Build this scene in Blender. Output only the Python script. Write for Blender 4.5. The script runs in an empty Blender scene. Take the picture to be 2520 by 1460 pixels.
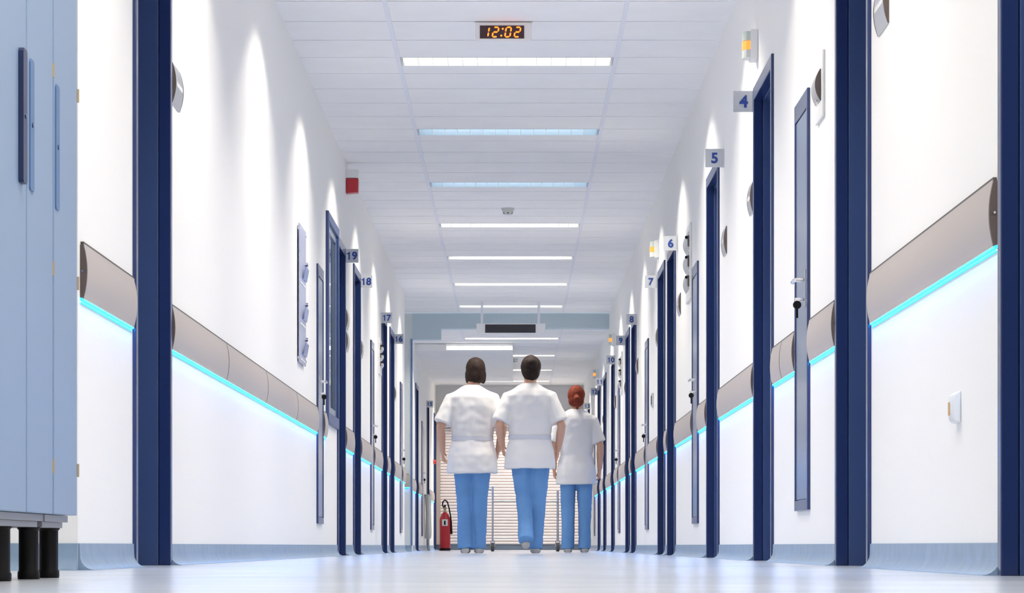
import bpy, bmesh, math, random
from mathutils import Vector, Matrix, noise

random.seed(7)
sc = bpy.context.scene
COL = sc.collection
PI = math.pi

# ------------------------------------------------------------------ camera, world, exposure
F = 7600.0                       # focal length in pixels of the 2520 px wide frame
WL, WR, WF = 1.218, 1.114, 1.30  # left wall, right wall, left wall of the far section
H, HF = 2.83, 2.69               # ceiling heights (near and far section)
CAMZ = 0.068
YBEAM, YEND = 36.6, 50.4
cam_d = bpy.data.cameras.new('camera')
cam = bpy.data.objects.new('camera', cam_d); COL.objects.link(cam)
cam.location = (0, 0, CAMZ); cam.rotation_euler = (PI / 2, 0, 0)
cam_d.sensor_width = 36; cam_d.lens = F / 2520 * 36
cam_d.shift_x = -8 / 2520; cam_d.shift_y = 614 / 2520
cam_d.clip_start = 0.05; cam_d.clip_end = 200
sc.camera = cam

world = bpy.data.worlds.new('world'); sc.world = world; world.use_nodes = True
wb = world.node_tree.nodes['Background']
wb.inputs[0].default_value = (0.78, 0.88, 1.0, 1); wb.inputs[1].default_value = 1.2  # added bluish fill, let in through the open end behind the camera

sc.view_settings.view_transform = 'Standard'
sc.view_settings.look = 'None'
sc.view_settings.gamma = 1.0
sc.view_settings.use_curve_mapping = False
sc.view_settings.exposure = 0.15
sc.cycles.max_bounces = 8; sc.cycles.diffuse_bounces = 6; sc.cycles.glossy_bounces = 5
sc.cycles.sample_clamp_indirect = 4.0
sc.cycles.caustics_reflective = False; sc.cycles.caustics_refractive = False

LAMP_W = 34.0      # watts of each louvre end lamp
AREA_W = 15.0      # watts of the downward light of each lamp
LAMP_COL = (1.0, 0.925, 0.81)
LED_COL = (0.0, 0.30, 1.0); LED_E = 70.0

# ------------------------------------------------------------------ materials
def mat(name, col, rough=0.5, metal=0.0, emit=None, es=0.0, spec=0.5, trans=0.0, coat=0.0, noise_amt=0.0, noise_scale=6.0, alpha=1.0, bump=0.0):
    m = bpy.data.materials.new(name); m.use_nodes = True
    nt = m.node_tree; b = nt.nodes['Principled BSDF']
    b.inputs['Base Color'].default_value = (*col, 1)
    b.inputs['Roughness'].default_value = rough; b.inputs['Metallic'].default_value = metal
    b.inputs['Specular IOR Level'].default_value = spec
    b.inputs['Transmission Weight'].default_value = trans
    b.inputs['Coat Weight'].default_value = coat
    b.inputs['Alpha'].default_value = alpha
    if emit:
        b.inputs['Emission Color'].default_value = (*emit, 1); b.inputs['Emission Strength'].default_value = es
    if noise_amt or bump:
        tc = nt.nodes.new('ShaderNodeTexCoord'); n = nt.nodes.new('ShaderNodeTexNoise')
        n.inputs['Scale'].default_value = noise_scale; n.inputs['Detail'].default_value = 5
        nt.links.new(tc.outputs['Object'], n.inputs['Vector'])
        if noise_amt:
            r = nt.nodes.new('ShaderNodeValToRGB')
            r.color_ramp.elements[0].position = 0.3; r.color_ramp.elements[1].position = 0.7
            r.color_ramp.elements[0].color = (*[c * (1 - noise_amt) for c in col], 1)
            r.color_ramp.elements[1].color = (*[min(1, c * (1 + noise_amt)) for c in col], 1)
            nt.links.new(n.outputs['Fac'], r.inputs['Fac']); nt.links.new(r.outputs['Color'], b.inputs['Base Color'])
        if bump:
            bp = nt.nodes.new('ShaderNodeBump'); bp.inputs['Strength'].default_value = bump
            nt.links.new(n.outputs['Fac'], bp.inputs['Height']); nt.links.new(bp.outputs['Normal'], b.inputs['Normal'])
    return m

M = {}
M['wall'] = mat('wall_paint', (0.92, 0.905, 0.88), 0.6, spec=0.25)
M['ceil'] = mat('ceiling_tile', (0.92, 0.915, 0.91), 0.75, spec=0.2, noise_amt=0.02, noise_scale=3)
M['gap'] = mat('ceiling_void', (0.30, 0.31, 0.33), 0.9)
M['runner'] = mat('runner_metal', (0.82, 0.83, 0.89), 0.5)
M['floor'] = mat('vinyl_floor', (0.58, 0.62, 0.685), 0.2, noise_amt=0.06, noise_scale=2.5)
M['skirt'] = mat('vinyl_skirting', (0.22, 0.31, 0.42), 0.4, noise_amt=0.12, noise_scale=14)
M['bulk'] = mat('bulkhead_paint', (0.50, 0.60, 0.66), 0.6)
M['pier'] = mat('pier_paint', (0.66, 0.70, 0.72), 0.6)
M['navy'] = mat('navy_paint', (0.015, 0.032, 0.118), 0.2)
M['jamb'] = mat('navy_jamb_paint', (0.035, 0.068, 0.19), 0.38)
M['leaf'] = mat('door_leaf_paint', (0.05, 0.09, 0.22), 0.4)
M['cab'] = mat('cabinet_blue_paint', (0.13, 0.18, 0.29), 0.2)
M['lock'] = mat('locker_paint', (0.235, 0.335, 0.50), 0.4)
M['lockpull'] = mat('locker_pull_blue', (0.09, 0.18, 0.36), 0.5)
M['lockdark'] = mat('locker_pull_navy', (0.008, 0.02, 0.08), 0.4)
M['brass'] = mat('hinge_brass', (0.45, 0.36, 0.22), 0.35, metal=0.9)
M['greyst'] = mat('plinth_grey', (0.30, 0.30, 0.33), 0.45)
M['black'] = mat('foot_black', (0.006, 0.005, 0.005), 0.5, spec=0.2)
M['rail'] = mat('rail_taupe', (0.46, 0.405, 0.37), 0.42)
M['railcap'] = mat('rail_cap_brown', (0.10, 0.075, 0.068), 0.5)
M['railgap'] = mat('rail_seam_shade_dark', (0.10, 0.09, 0.085), 0.6)
M['alu'] = mat('brushed_aluminium', (0.62, 0.63, 0.65), 0.28, metal=0.9)
M['chrome'] = mat('chrome', (0.8, 0.8, 0.82), 0.12, metal=1.0)
M['white'] = mat('white_plastic', (0.80, 0.80, 0.79), 0.4)
M['grey'] = mat('grey_plastic', (0.36, 0.36, 0.36), 0.35)
M['signp'] = mat('sign_grey', (0.56, 0.585, 0.62), 0.45)
M['signt'] = mat('sign_blue_lettering', (0.012, 0.045, 0.26), 0.5)
M['red'] = mat('red_enamel', (0.42, 0.012, 0.022), 0.35)
M['redcp'] = mat('red_call_point', (0.6, 0.03, 0.04), 0.4)
M['clock'] = mat('clock_casing', (0.84, 0.81, 0.79), 0.5)
M['screen'] = mat('clock_screen', (0.035, 0.008, 0.012), 0.3)
M['disp'] = mat('display_screen', (0.018, 0.016, 0.026), 0.3)
M['digit'] = mat('lit_segments', (0.3, 0.02, 0.0), 0.5, emit=(1.0, 0.16, 0.01), es=3.2)
M['amber'] = mat('amber_lamp_lit', (0.6, 0.2, 0.03), 0.4, emit=(1.0, 0.30, 0.05), es=1.1)
M['lens'] = mat('frosted_lens', (0.70, 0.72, 0.68), 0.3)
M['green'] = mat('green_lens', (0.56, 0.62, 0.57), 0.3)
M['pane'] = mat('window_glass', (0.85, 0.9, 0.92), 0.02, trans=0.92, spec=0.6)
M['blindin'] = mat('window_roller_blind', (0.42, 0.45, 0.50), 0.7)
M['tube'] = mat('fluorescent_tube', (0.9, 0.9, 0.9), 0.4, emit=(1.0, 0.97, 0.92), es=16.0)
M['tubedim'] = mat('fluorescent_tube_dim', (0.9, 0.9, 0.9), 0.4, emit=(1.0, 0.97, 0.92), es=3.5)
M['trough'] = mat('louvre_white', (0.86, 0.86, 0.85), 0.35)
M['mirror'] = mat('louvre_mirror', (0.70, 0.80, 0.90), 0.12, metal=1.0)
M['cell'] = mat('louvre_painted_reflection', (0.66, 0.80, 0.90), 0.3)  # bluish reflection of the surroundings put into the base colour
M['box'] = mat('light_box_lit', (0.9, 0.9, 0.9), 0.4, emit=(1.0, 0.97, 0.93), es=2.4)
M['slat'] = mat('shutter_slat', (0.86, 0.78, 0.75), 0.4)
M['taupe'] = mat('guide_taupe', (0.34, 0.29, 0.27), 0.5)
M['endw'] = mat('end_wall_grey', (0.58, 0.585, 0.60), 0.6)
M['darksk'] = mat('dark_skirting', (0.10, 0.13, 0.18), 0.5)
M['acryl'] = mat('acrylic_lilac', (0.44, 0.47, 0.66), 0.2, spec=0.6)
M['acryl2'] = mat('acrylic_pocket_blue', (0.16, 0.24, 0.55), 0.15, spec=0.6)
M['paper'] = mat('paper', (0.75, 0.75, 0.75), 0.7)
M['steel'] = mat('stainless_steel', (0.42, 0.43, 0.46), 0.3, metal=0.85)
M['rubber'] = mat('rubber', (0.06, 0.055, 0.05), 0.6)
M['bag'] = mat('white_bag', (0.62, 0.62, 0.58), 0.35)
M['detect'] = mat('detector_plastic', (0.58, 0.61, 0.58), 0.5)
M['skin'] = mat('skin', (0.56, 0.32, 0.22), 0.5)
M['tunic'] = mat('white_cotton', (0.80, 0.785, 0.775), 0.8, spec=0.15)
M['waist_shade'] = mat('cotton_waist_shade', (0.62, 0.63, 0.69), 0.8, spec=0.15)  # tunic cotton with bluish shade mixed into its colour
M['trouser'] = mat('blue_cotton', (0.13, 0.28, 0.53), 0.8, spec=0.15, noise_amt=0.08, noise_scale=5)
M['shoe'] = mat('pale_clog', (0.42, 0.40, 0.36), 0.5)
M['hairb'] = mat('dark_brown_hair', (0.022, 0.011, 0.008), 0.7, spec=0.2, noise_amt=0.35, noise_scale=60)
M['hairc'] = mat('black_brown_hair', (0.018, 0.009, 0.007), 0.7, spec=0.2, noise_amt=0.35, noise_scale=60)
M['hairr'] = mat('auburn_hair', (0.17, 0.028, 0.012), 0.7, spec=0.2, noise_amt=0.4, noise_scale=60)
M['eye'] = mat('eye_white', (0.8, 0.8, 0.8), 0.2)
M['lip'] = mat('lip', (0.45, 0.14, 0.12), 0.45)

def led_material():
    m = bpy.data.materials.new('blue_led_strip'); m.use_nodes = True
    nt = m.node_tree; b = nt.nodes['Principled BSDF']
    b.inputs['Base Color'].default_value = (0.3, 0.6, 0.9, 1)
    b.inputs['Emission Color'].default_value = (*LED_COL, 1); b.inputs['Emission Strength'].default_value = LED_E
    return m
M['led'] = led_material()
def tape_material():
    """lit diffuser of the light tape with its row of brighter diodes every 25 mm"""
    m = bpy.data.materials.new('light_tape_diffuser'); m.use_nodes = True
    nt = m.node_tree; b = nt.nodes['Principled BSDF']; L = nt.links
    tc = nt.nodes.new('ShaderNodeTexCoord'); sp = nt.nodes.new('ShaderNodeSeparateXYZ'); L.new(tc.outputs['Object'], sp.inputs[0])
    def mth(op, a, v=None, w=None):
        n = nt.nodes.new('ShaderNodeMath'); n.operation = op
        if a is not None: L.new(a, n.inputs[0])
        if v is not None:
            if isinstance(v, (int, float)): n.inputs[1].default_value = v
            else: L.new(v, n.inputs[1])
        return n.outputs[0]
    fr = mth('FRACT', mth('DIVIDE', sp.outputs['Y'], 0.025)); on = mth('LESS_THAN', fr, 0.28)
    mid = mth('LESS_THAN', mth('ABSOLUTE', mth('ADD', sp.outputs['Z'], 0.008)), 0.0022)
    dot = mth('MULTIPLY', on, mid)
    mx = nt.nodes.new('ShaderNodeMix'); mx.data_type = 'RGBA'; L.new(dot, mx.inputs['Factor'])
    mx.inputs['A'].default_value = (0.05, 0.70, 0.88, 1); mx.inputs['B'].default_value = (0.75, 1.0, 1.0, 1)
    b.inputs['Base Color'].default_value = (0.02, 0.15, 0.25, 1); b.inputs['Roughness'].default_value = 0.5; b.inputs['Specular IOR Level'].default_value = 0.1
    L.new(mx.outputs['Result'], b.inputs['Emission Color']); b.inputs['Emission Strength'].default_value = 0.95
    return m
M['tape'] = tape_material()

# ------------------------------------------------------------------ mesh helpers
class MB:
    """collects shapes into one mesh; T maps builder coordinates to the world"""
    def __init__(s, T=None): s.bm = bmesh.new(); s.T = T or (lambda x, y, z: (x, y, z))
    def v(s, p): return s.bm.verts.new(s.T(*p))
    def face(s, vs):
        try: return s.bm.faces.new(vs)
        except ValueError: return None
    def box(s, a0, a1, b0, b1, c0, c1):
        V = [s.v((x, y, z)) for x in (a0, a1) for y in (b0, b1) for z in (c0, c1)]
        for f in ((0, 1, 3, 2), (4, 6, 7, 5), (0, 4, 5, 1), (2, 3, 7, 6), (0, 2, 6, 4), (1, 5, 7, 3)): s.face([V[i] for i in f])
        return s
    def prism(s, pts, y0, y1):
        """profile in (a, c), run along b"""
        A = [s.v((p[0], y0, p[1])) for p in pts]; B = [s.v((p[0], y1, p[1])) for p in pts]
        n = len(pts); s.face(A[::-1]); s.face(B)
        for i in range(n): s.face([A[i], A[(i + 1) % n], B[(i + 1) % n], B[i]])
        return s
    def prismz(s, pts, z0, z1):
        A = [s.v((p[0], p[1], z0)) for p in pts]; B = [s.v((p[0], p[1], z1)) for p in pts]
        n = len(pts); s.face(A[::-1]); s.face(B)
        for i in range(n): s.face([A[i], A[(i + 1) % n], B[(i + 1) % n], B[i]])
        return s
    def prismx(s, pts, x0, x1):
        A = [s.v((x0, p[0], p[1])) for p in pts]; B = [s.v((x1, p[0], p[1])) for p in pts]
        n = len(pts); s.face(A[::-1]); s.face(B)
        for i in range(n): s.face([A[i], A[(i + 1) % n], B[(i + 1) % n], B[i]])
        return s
    def prismy(s, pts, y0, y1): return s.prism(pts, y0, y1)
    def rings(s, rs, cap=True):
        R = [[s.v(p) for p in r] for r in rs]; n = len(R[0])
        for a, b in zip(R, R[1:]):
            for i in range(n): s.face([a[i], a[(i + 1) % n], b[(i + 1) % n], b[i]])
        if cap: s.face(R[0][::-1]); s.face(R[-1])
        return s
    def tube(s, pts, rad, n=10, cap=True, flat=None):
        """tube through pts; rad one number or one per point; flat = (axis vector, ratio) squashes it"""
        P = [Vector(p) for p in pts]; rad = rad if isinstance(rad, (list, tuple)) else [rad] * len(P)
        rs = []; ref = None
        for i, p in enumerate(P):
            t = ((P[i + 1] - P[i]) if i == 0 else (P[i] - P[i - 1]) if i == len(P) - 1 else (P[i + 1] - P[i - 1])).normalized()
            if ref is None:
                ref = Vector((0, 0, 1)) if abs(t.z) < 0.9 else Vector((1, 0, 0))
            u = (ref - t * ref.dot(t)).normalized(); w = t.cross(u); ref = u
            rs.append([tuple(p + (u * math.cos(2 * PI * k / n) + w * math.sin(2 * PI * k / n)) * rad[i]) for k in range(n)])
        return s.rings(rs, cap)
    def lathe(s, prof, c, n=20):
        """prof: (radius, z) about the vertical through c"""
        return s.rings([[(c[0] + r * math.cos(2 * PI * k / n), c[1] + r * math.sin(2 * PI * k / n), c[2] + z) for k in range(n)] for r, z in prof])
    def ell(s, c, r, n=20, m=12):
        return s.rings([[(c[0] + r[0] * math.sin(PI * j / m) * math.cos(2 * PI * k / n), c[1] + r[1] * math.sin(PI * j / m) * math.sin(2 * PI * k / n),
                          c[2] - r[2] * math.cos(PI * j / m)) for k in range(n)] for j in [0.12] + list(range(1, m)) + [m - 0.12]])
    def loft(s, secs, n=28, p=2.3):
        """horizontal superellipse sections (cx, cy, z, rx, ry)"""
        def q(t): return math.copysign(abs(t) ** (2 / p), t)
        return s.rings([[(cx + rx * q(math.cos(2 * PI * k / n)), cy + ry * q(math.sin(2 * PI * k / n)), z) for k in range(n)] for cx, cy, z, rx, ry in secs])

def wloc(o):
    l = Vector(o.location)
    while o.parent: o = o.parent; l += Vector(o.location)
    return l
def ob(name, mb, m, parent=None, bevel=0, smooth=35, loc=None):
    bm = mb.bm
    bmesh.ops.recalc_face_normals(bm, faces=bm.faces[:])
    base = wloc(parent) if parent else Vector((0, 0, 0))
    if loc is None:
        if parent: loc = Vector((0, 0, 0))
        else:
            xs = [v.co for v in bm.verts]
            loc = Vector((sum(c.x for c in xs) / len(xs), sum(c.y for c in xs) / len(xs), min(c.z for c in xs)))
    loc = Vector(loc)
    bmesh.ops.translate(bm, verts=bm.verts[:], vec=-(base + loc))
    me = bpy.data.meshes.new(name); bm.to_mesh(me); bm.free()
    for f in me.polygons: f.use_smooth = True
    me.set_sharp_from_angle(angle=math.radians(smooth))
    o = bpy.data.objects.new(name, me); COL.objects.link(o); o.location = loc
    if m: me.materials.append(m)
    if parent: o.parent = parent
    if bevel:
        b = o.modifiers.new('bevel', 'BEVEL'); b.width = bevel; b.segments = 2; b.limit_method = 'ANGLE'
    return o
def tag(o, label, cat, group=None):
    o['label'] = label; o['category'] = cat
    if group: o['group'] = group
    return o
def thing(name, label, cat, loc, group=None):
    o = bpy.data.objects.new(name, None); COL.objects.link(o); o.location = loc
    o.empty_display_size = 0.05
    return tag(o, label, cat, group)
def struct(name, mb, m, parent=None, **k):
    o = ob(name, mb, m, parent, **k)
    if not parent: o['kind'] = 'structure'
    return o
def sroot(name, loc):
    o = bpy.data.objects.new(name, None); COL.objects.link(o); o.location = loc; o['kind'] = 'structure'; o.empty_display_size = 0.05
    return o
def side(s, W): return lambda d, y, z: (s * (W - d), y, z)     # d = distance from the wall into the corridor
SL, SR, SF = side(-1, WL), side(1, WR), side(-1, WF)

def text_mesh(body, size, extrude=0.0008, bold=0.0):
    cu = bpy.data.curves.new('lettering', 'FONT'); cu.body = body; cu.size = size; cu.extrude = extrude; cu.offset = bold
    cu.align_x = 'CENTER'; cu.align_y = 'CENTER'; cu.resolution_u = 6
    t = bpy.data.objects.new('lettering', cu); COL.objects.link(t)
    bpy.context.view_layer.update()
    me = bpy.data.meshes.new_from_object(t.evaluated_get(bpy.context.evaluated_depsgraph_get()))
    bpy.data.objects.remove(t); bpy.data.curves.remove(cu)
    return me

# ------------------------------------------------------------------ the openings
RDOORS = [(6.08, 7.01), (9.71, 10.61), (13.35, 14.28), (16.88, 17.80), (21.45, 22.40), (22.95, 23.90), (28.42, 29.35),
          (29.97, 30.90), (34.58, 35.50), (37.75, 38.70), (40.35, 41.30), (46.0, 46.9)]
LDOORS = [(9.88, 10.81), (21.14, 21.96), (23.22, 24.12), (28.16, 29.06), (29.90, 30.80)]
FDOORS = [(40.2, 41.1), (45.35, 46.25), (49.2, 50.1)]
OPENZ = 2.13
WIN = (19.90, 20.98, 0.93, 2.165)        # left glazed panel beside door 19
Y0 = -1.5

def wall_run(name, T, W, y0, y1, top, holes, mt, low=None):
    mb = MB(T); y = y0
    for (a, b, z0, z1) in sorted(holes):
        mb.box(-0.16, 0, y, a, 0, top)
        mb.box(-0.16, 0, a, b, z1, top)
        if z0 > 0: mb.box(-0.16, 0, a, b, 0, z0)
        y = b
    mb.box(-0.16, 0, y, y1, 0, top)
    return struct(name, mb, mt)
J = 0.02
def hole(d): return (d[0] - J, d[1] + J, 0, OPENZ + J)
wall_run('wall_right', SR, WR, Y0, YEND, H, [hole(d) for d in RDOORS], M['wall'])
wall_run('wall_left', SL, WL, 8.60, 34.0, H, [hole(d) for d in LDOORS] + [(WIN[0] - J, WIN[1] + J, WIN[2] - J, WIN[3] + J)], M['wall'])
wall_run('wall_left_far', SF, WF, YBEAM + 0.24, YEND, HF, [hole(d) for d in FDOORS], M['wall'])
mb = MB(); mb.box(-1.76, -1.60, Y0, 8.76, 0, H); mb.box(-1.60, -WL - .16, 8.60, 8.76, 0, H); struct('wall_niche', mb, M['wall'])
# side passage on the left between the two sections
mb = MB(); mb.box(-3.4, -WL - 0.16, 33.85, 34.0, 0, H); mb.box(-3.55, -3.4, 33.85, YBEAM + 0.24, 0, H); struct('wall_passage', mb, M['wall'])
mb = MB(); mb.box(-3.4, -1.222, YBEAM, YBEAM + 0.24, 0, H); struct('wall_pier', mb, M['pier'])
mb = MB(); mb.box(-1.236, -1.219, YBEAM - 0.012, YBEAM + 0.05, 0.075, 2.52); struct('trim_1', mb, M['lockpull'])     # corner guard
mb = MB(); mb.box(-WF - .1, WR + .1, YEND, YEND + 0.15, 0, H); struct('wall_end', mb, M['endw'])
mb = MB(); mb.box(-WF, WR, YEND - 0.012, YEND, 0, 0.09); struct('baseboard_end', mb, M['darksk'])
mb = MB(); mb.box(-3.4, 2.2, Y0, YEND, -0.1, 0); struct('floor', mb, M['floor'])
# beam with its deeper left part
mb = MB(); mb.box(-1.222, WR, YBEAM, YBEAM + 0.24, 2.65, H); mb.box(-1.222, -0.88, YBEAM, YBEAM + 0.24, 2.52, 2.65); struct('wall_beam', mb, M['bulk'])

# ceiling: 0.6 m planks in three columns, open joints, the row of each lamp left free
LIGHTY = [17.465 + 3.0 * k for k in range(-5, 7)]
RUN = (-0.663, 0.569)
def ceiling(name, z, y0, y1, ys, xl, xr, lights, ext=None):
    mb = MB(); g = 0.016; t = 0.025
    y = ys
    while y > y0: y -= 0.6
    while y < y1:
        a, b = max(y, y0), min(y + 0.6, y1)
        l = next((q for q in lights if abs(q - y) < 0.05), None)
        x0 = ext[1] if (ext and a > ext[0] - .3) else -1.60 if a < 8.5 else xl
        mb.box(x0, RUN[0] - 0.012, a, b - g, z, z + t)
        mb.box(RUN[1] + 0.012, xr, a, b - g, z, z + t)
        mb.box(RUN[0] + 0.012, RUN[1] - 0.012, a if l is None else y + 0.3, b - g, z, z + t)
        y += 0.6
    mb.box(xl if not ext else ext[1], xr, y0, y1, z + 0.13, z + 0.15)
    o = struct(name, mb, M['ceil'])
    v = MB(); v.box(xl, xr, y0, y1, z + 0.125, z + 0.129)
    return o
ceiling('ceiling', H, Y0, YBEAM, 17.465, -WL, WR, LIGHTY, (34.0, -3.4))
FARY = [38.9, 42.4, 45.9, 49.0]
def ceiling_far():
    mb = MB(); z, t, g = HF, 0.025, 0.016
    y = YBEAM + 0.24
    edges = sorted([38.3 + 0.5833 * k for k in range(-2, 22)])
    for a, b in zip([y] + [e for e in edges if y < e < YEND], [e for e in edges if y < e < YEND] + [YEND]):
        l = next((q for q in FARY if a - .01 <= q < b - .01), None)
        mb.box(-WF, RUN[0] - 0.012, a, b - g, z, z + t); mb.box(RUN[1] + 0.012, WR, a, b - g, z, z + t)
        if l is None: mb.box(RUN[0] + 0.012, RUN[1] - 0.012, a, b - g, z, z + t)
        else:
            if l - a > .02: mb.box(RUN[0] + 0.012, RUN[1] - 0.012, a, l, z, z + t)
            if b - g - l - .3 > .02: mb.box(RUN[0] + 0.012, RUN[1] - 0.012, l + .3, b - g, z, z + t)
    mb.box(-WF, WR, y, YEND, z + .13, z + .15)
    struct('ceiling_far', mb, M['ceil'])
ceiling_far()
for i, x in enumerate(RUN):
    mb = MB(); mb.box(x - 0.012, x + 0.012, Y0, YBEAM, H - 0.004, H + 0.02); mb.box(x - 0.012, x + 0.012, YBEAM + .24, YEND, HF - 0.004, HF + 0.02)
    struct(f'trim_{i + 2}', mb, M['runner'])
# plain dropped ceiling field behind the beam on the left, with its light box
mb = MB(); mb.box(-WF, -0.03, 40.0, 47.5, 2.60, HF - 0.006); struct('ceiling_dropped', mb, M['ceil'])
lb = thing('light_box', 'long glowing white light box on the dropped ceiling edge behind the grey beam', 'light', (-0.46, 39.97, 2.605))
mb = MB(); mb.box(-0.90, -0.03, 39.93, 39.995, 2.60, 2.685); ob('casing', mb, M['white'], lb)
mb = MB(); mb.box(-0.885, -0.04, 39.924, 39.93, 2.605, 2.65); ob('lit_panel', mb, M['box'], lb)

# ------------------------------------------------------------------ coved skirting
def skirt_pts():
    p = [(0, 0.075), (0.005, 0.075), (0.006, 0.042)]
    for k in range(1, 7):
        a = PI / 2 * k / 6; p.append((0.006 + 0.040 * (1 - math.cos(a)), 0.042 - 0.041 * math.sin(a)))
    return p + [(0.046, 0), (0, 0)]
def skirts(name, T, spans):
    mb = MB(T)
    for a, b in spans: mb.prism(skirt_pts(), a, b)
    return struct(name, mb, M['skirt'], smooth=50)
def gaps(y0, y1, ds, pad=0.052):
    out = []; y = y0
    for d in ds: out.append((y, d[0] - pad)); y = d[1] + pad
    return out + [(y, y1)]
skirts('baseboard_right', SR, gaps(Y0, YEND - .02, RDOORS))
skirts('baseboard_left', SL, gaps(8.60, 34.0, LDOORS))
mb = MB(lambda d, y, z: (y, 8.60 - d, z)); mb.prism(skirt_pts(), -1.60, -WL - .001); struct('baseboard_niche', mb, M['skirt'], smooth=50)
skirts('baseboard_left_far', SF, gaps(YBEAM + .25, YEND - .02, FDOORS))
mb = MB(lambda d, y, z: (y, YBEAM - d, z)); mb.prism(skirt_pts(), -3.4, -1.23); struct('baseboard_pier', mb, M['skirt'], smooth=50)

# ------------------------------------------------------------------ doorways
def doorway(n, T, W, s, d, strikes=False):
    a, b = d; aw, pr, dep, tp = 0.05, 0.012, 0.115, OPENZ + 0.06
    r = sroot(f'door_{n}', (s * W, (a + b) / 2, 0))
    mb = MB(T)
    # architrave: two legs and a head around the opening, standing proud of the wall, with a returned front edge
    mb.box(-0.03, pr, a - aw, a, 0, tp); mb.box(-0.03, pr, b, b + aw, 0, tp); mb.box(-0.03, pr, a, b, OPENZ, tp)
    ob('door_frame', mb, M['navy'], r, bevel=0.003)
    mb = MB(T)
    mb.box(-dep - .03, -0.031, a - J + .001, a + 0.006, 0, OPENZ + .006); mb.box(-dep - .03, -0.031, b - 0.006, b + J - .001, 0, OPENZ + .006)
    mb.box(-dep - .03, -0.031, a + .006, b - .006, OPENZ - 0.006, OPENZ + J - .001)
    ob('jamb', mb, M['jamb'], r, bevel=0.002)
    mb = MB(T); mb.box(-dep - 0.035, -dep + .006, a + .012, b - .012, 0.008, OPENZ - .012); lf = ob('door_leaf', mb, M['leaf'], r)
    mb = MB(T); zc = 1.02; yy = a + .09
    mb.box(-dep + .006, -dep + .012, yy - .02, yy + .02, zc - .11, zc + .11)
    mb.tube([(-dep + .01, yy, zc + .04), (-dep + .05, yy, zc + .04), (-dep + .055, yy + .02, zc + .04), (-dep + .055, yy + .13, zc + .04)], 0.009, 8)
    ob('handle', mb, M['alu'], lf)
    if strikes:
        for z in (0.20, 0.95, 1.72):
            mb = MB(T); mb.box(-0.075, -0.05, b - 0.012, b - 0.006, z - .05, z + .05); mb.tube([(-0.05, b - .014, z - .05), (-0.05, b - .014, z + .05)], 0.009, 8)
            ob('hinge', mb, M['brass'], r)
    return r
n = 1
for d in RDOORS: doorway(n, SR, WR, 1, d); n += 1
for i, d in enumerate(LDOORS): doorway(n, SL, WL, -1, d, strikes=(i == 1)); n += 1
for d in FDOORS: doorway(n, SF, WF, -1, d); n += 1

# glazed panel beside door 19
w = sroot('window_1', (-WL, (WIN[0] + WIN[1]) / 2, WIN[2]))
a, b, z0, z1 = WIN; fw = 0.05
mb = MB(SL); mb.box(-.06, .02, a - .06, a, z0 - .07, z1 + .06); mb.box(-.06, .02, b, b + .06, z0 - .07, z1 + .06)
mb.box(-.06, .02, a, b, z1, z1 + .06); mb.box(-.06, .02, a, b, z0 - .07, z0); ob('window_frame', mb, M['jamb'], w, bevel=.003)
mb = MB(SL); mb.box(-.04, .004, a, a + fw, z0, z1); mb.box(-.04, .004, b - fw, b, z0, z1); mb.box(-.04, .004, a + fw, b - fw, z1 - fw, z1); mb.box(-.04, .004, a + fw, b - fw, z0, z0 + fw)
ob('sash', mb, M['cab'], w, bevel=.003)
mb = MB(SL); mb.box(-.014, -.008, a + fw, b - fw, z0 + fw, z1 - fw); ob('pane', mb, M['pane'], w)
mb = MB(SL); mb.box(-.15, -.13, a - .015, b + .015, z0 - .015, z1 + .015); ob('blind', mb, M['blindin'], w)

# ------------------------------------------------------------------ bumper rails with blue light beneath
RZ0, RZ1 = 0.760, 0.915
def rail_prof(k=1.0, grow=0.0):
    zc, hh = (RZ0 + RZ1) / 2, (RZ1 - RZ0) / 2 - 0.006
    pts = [(0.0, RZ0 + .004), (0.010, RZ0)]
    for i in range(9):
        t = -1 + 2 * i / 8
        pts.append(((0.0105 + 0.0095 * (1 - t * t)) * k + grow, zc + t * hh))
    return pts + [(0.010, RZ1), (0.0, RZ1 - .004)]
def rail(T, root, y0, y1, label, joints=(), cap0=True, cap1=True):
    g = 'bumper rails along the corridor walls'
    r = thing('bumper_rail', label, 'bumper rail', root, g)
    mb = MB(T); mb.prism(rail_prof(), y0 + .012, y1 - .012); ob('cover', mb, M['rail'], r, smooth=28)
    mb = MB(T); mb.box(0, .009, y0 + .012, y1 - .012, RZ1 + .0003, RZ1 + .006); ob('top_shade_strip', mb, M['railgap'], r)  # shade of the gap above the cover, put in as a dark strip
    for c, (p, q) in enumerate(((y0, y0 + .012), (y1 - .012, y1))):
        mb = MB(T); mb.prism(rail_prof(.97), p, q)
        ob('end_cap', mb, M['railcap'] if c == 0 else M['rail'], r, smooth=28)
        mb = MB(T); yq = p - .001 if c == 0 else q + .001
        mb.tube([(.008, yq, .838), (.008, yq - .003 if c == 0 else yq + .003, .838)], .003, 8)
        if c == 0: ob('screw', mb, M['chrome'], r)
        else: mb.bm.free()
    for j in joints:
        mb = MB(T); mb.prism(rail_prof(1.03, .0006), j - .005, j + .005); ob('joint_strip', mb, M['railgap'], r, smooth=28)
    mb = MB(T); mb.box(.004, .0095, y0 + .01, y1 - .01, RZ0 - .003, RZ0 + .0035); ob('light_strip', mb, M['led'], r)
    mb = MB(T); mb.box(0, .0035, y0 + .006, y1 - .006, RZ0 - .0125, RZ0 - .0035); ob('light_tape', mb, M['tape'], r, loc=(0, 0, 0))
    return r
RC = [(11.66, 12.20), (18.73, 19.30), (25.72, 26.30), (32.72, 33.25), (43.0, 43.5)]          # cabinets right
LC = [(18.92, 19.46), (25.92, 26.45), (32.55, 33.05)]
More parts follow.
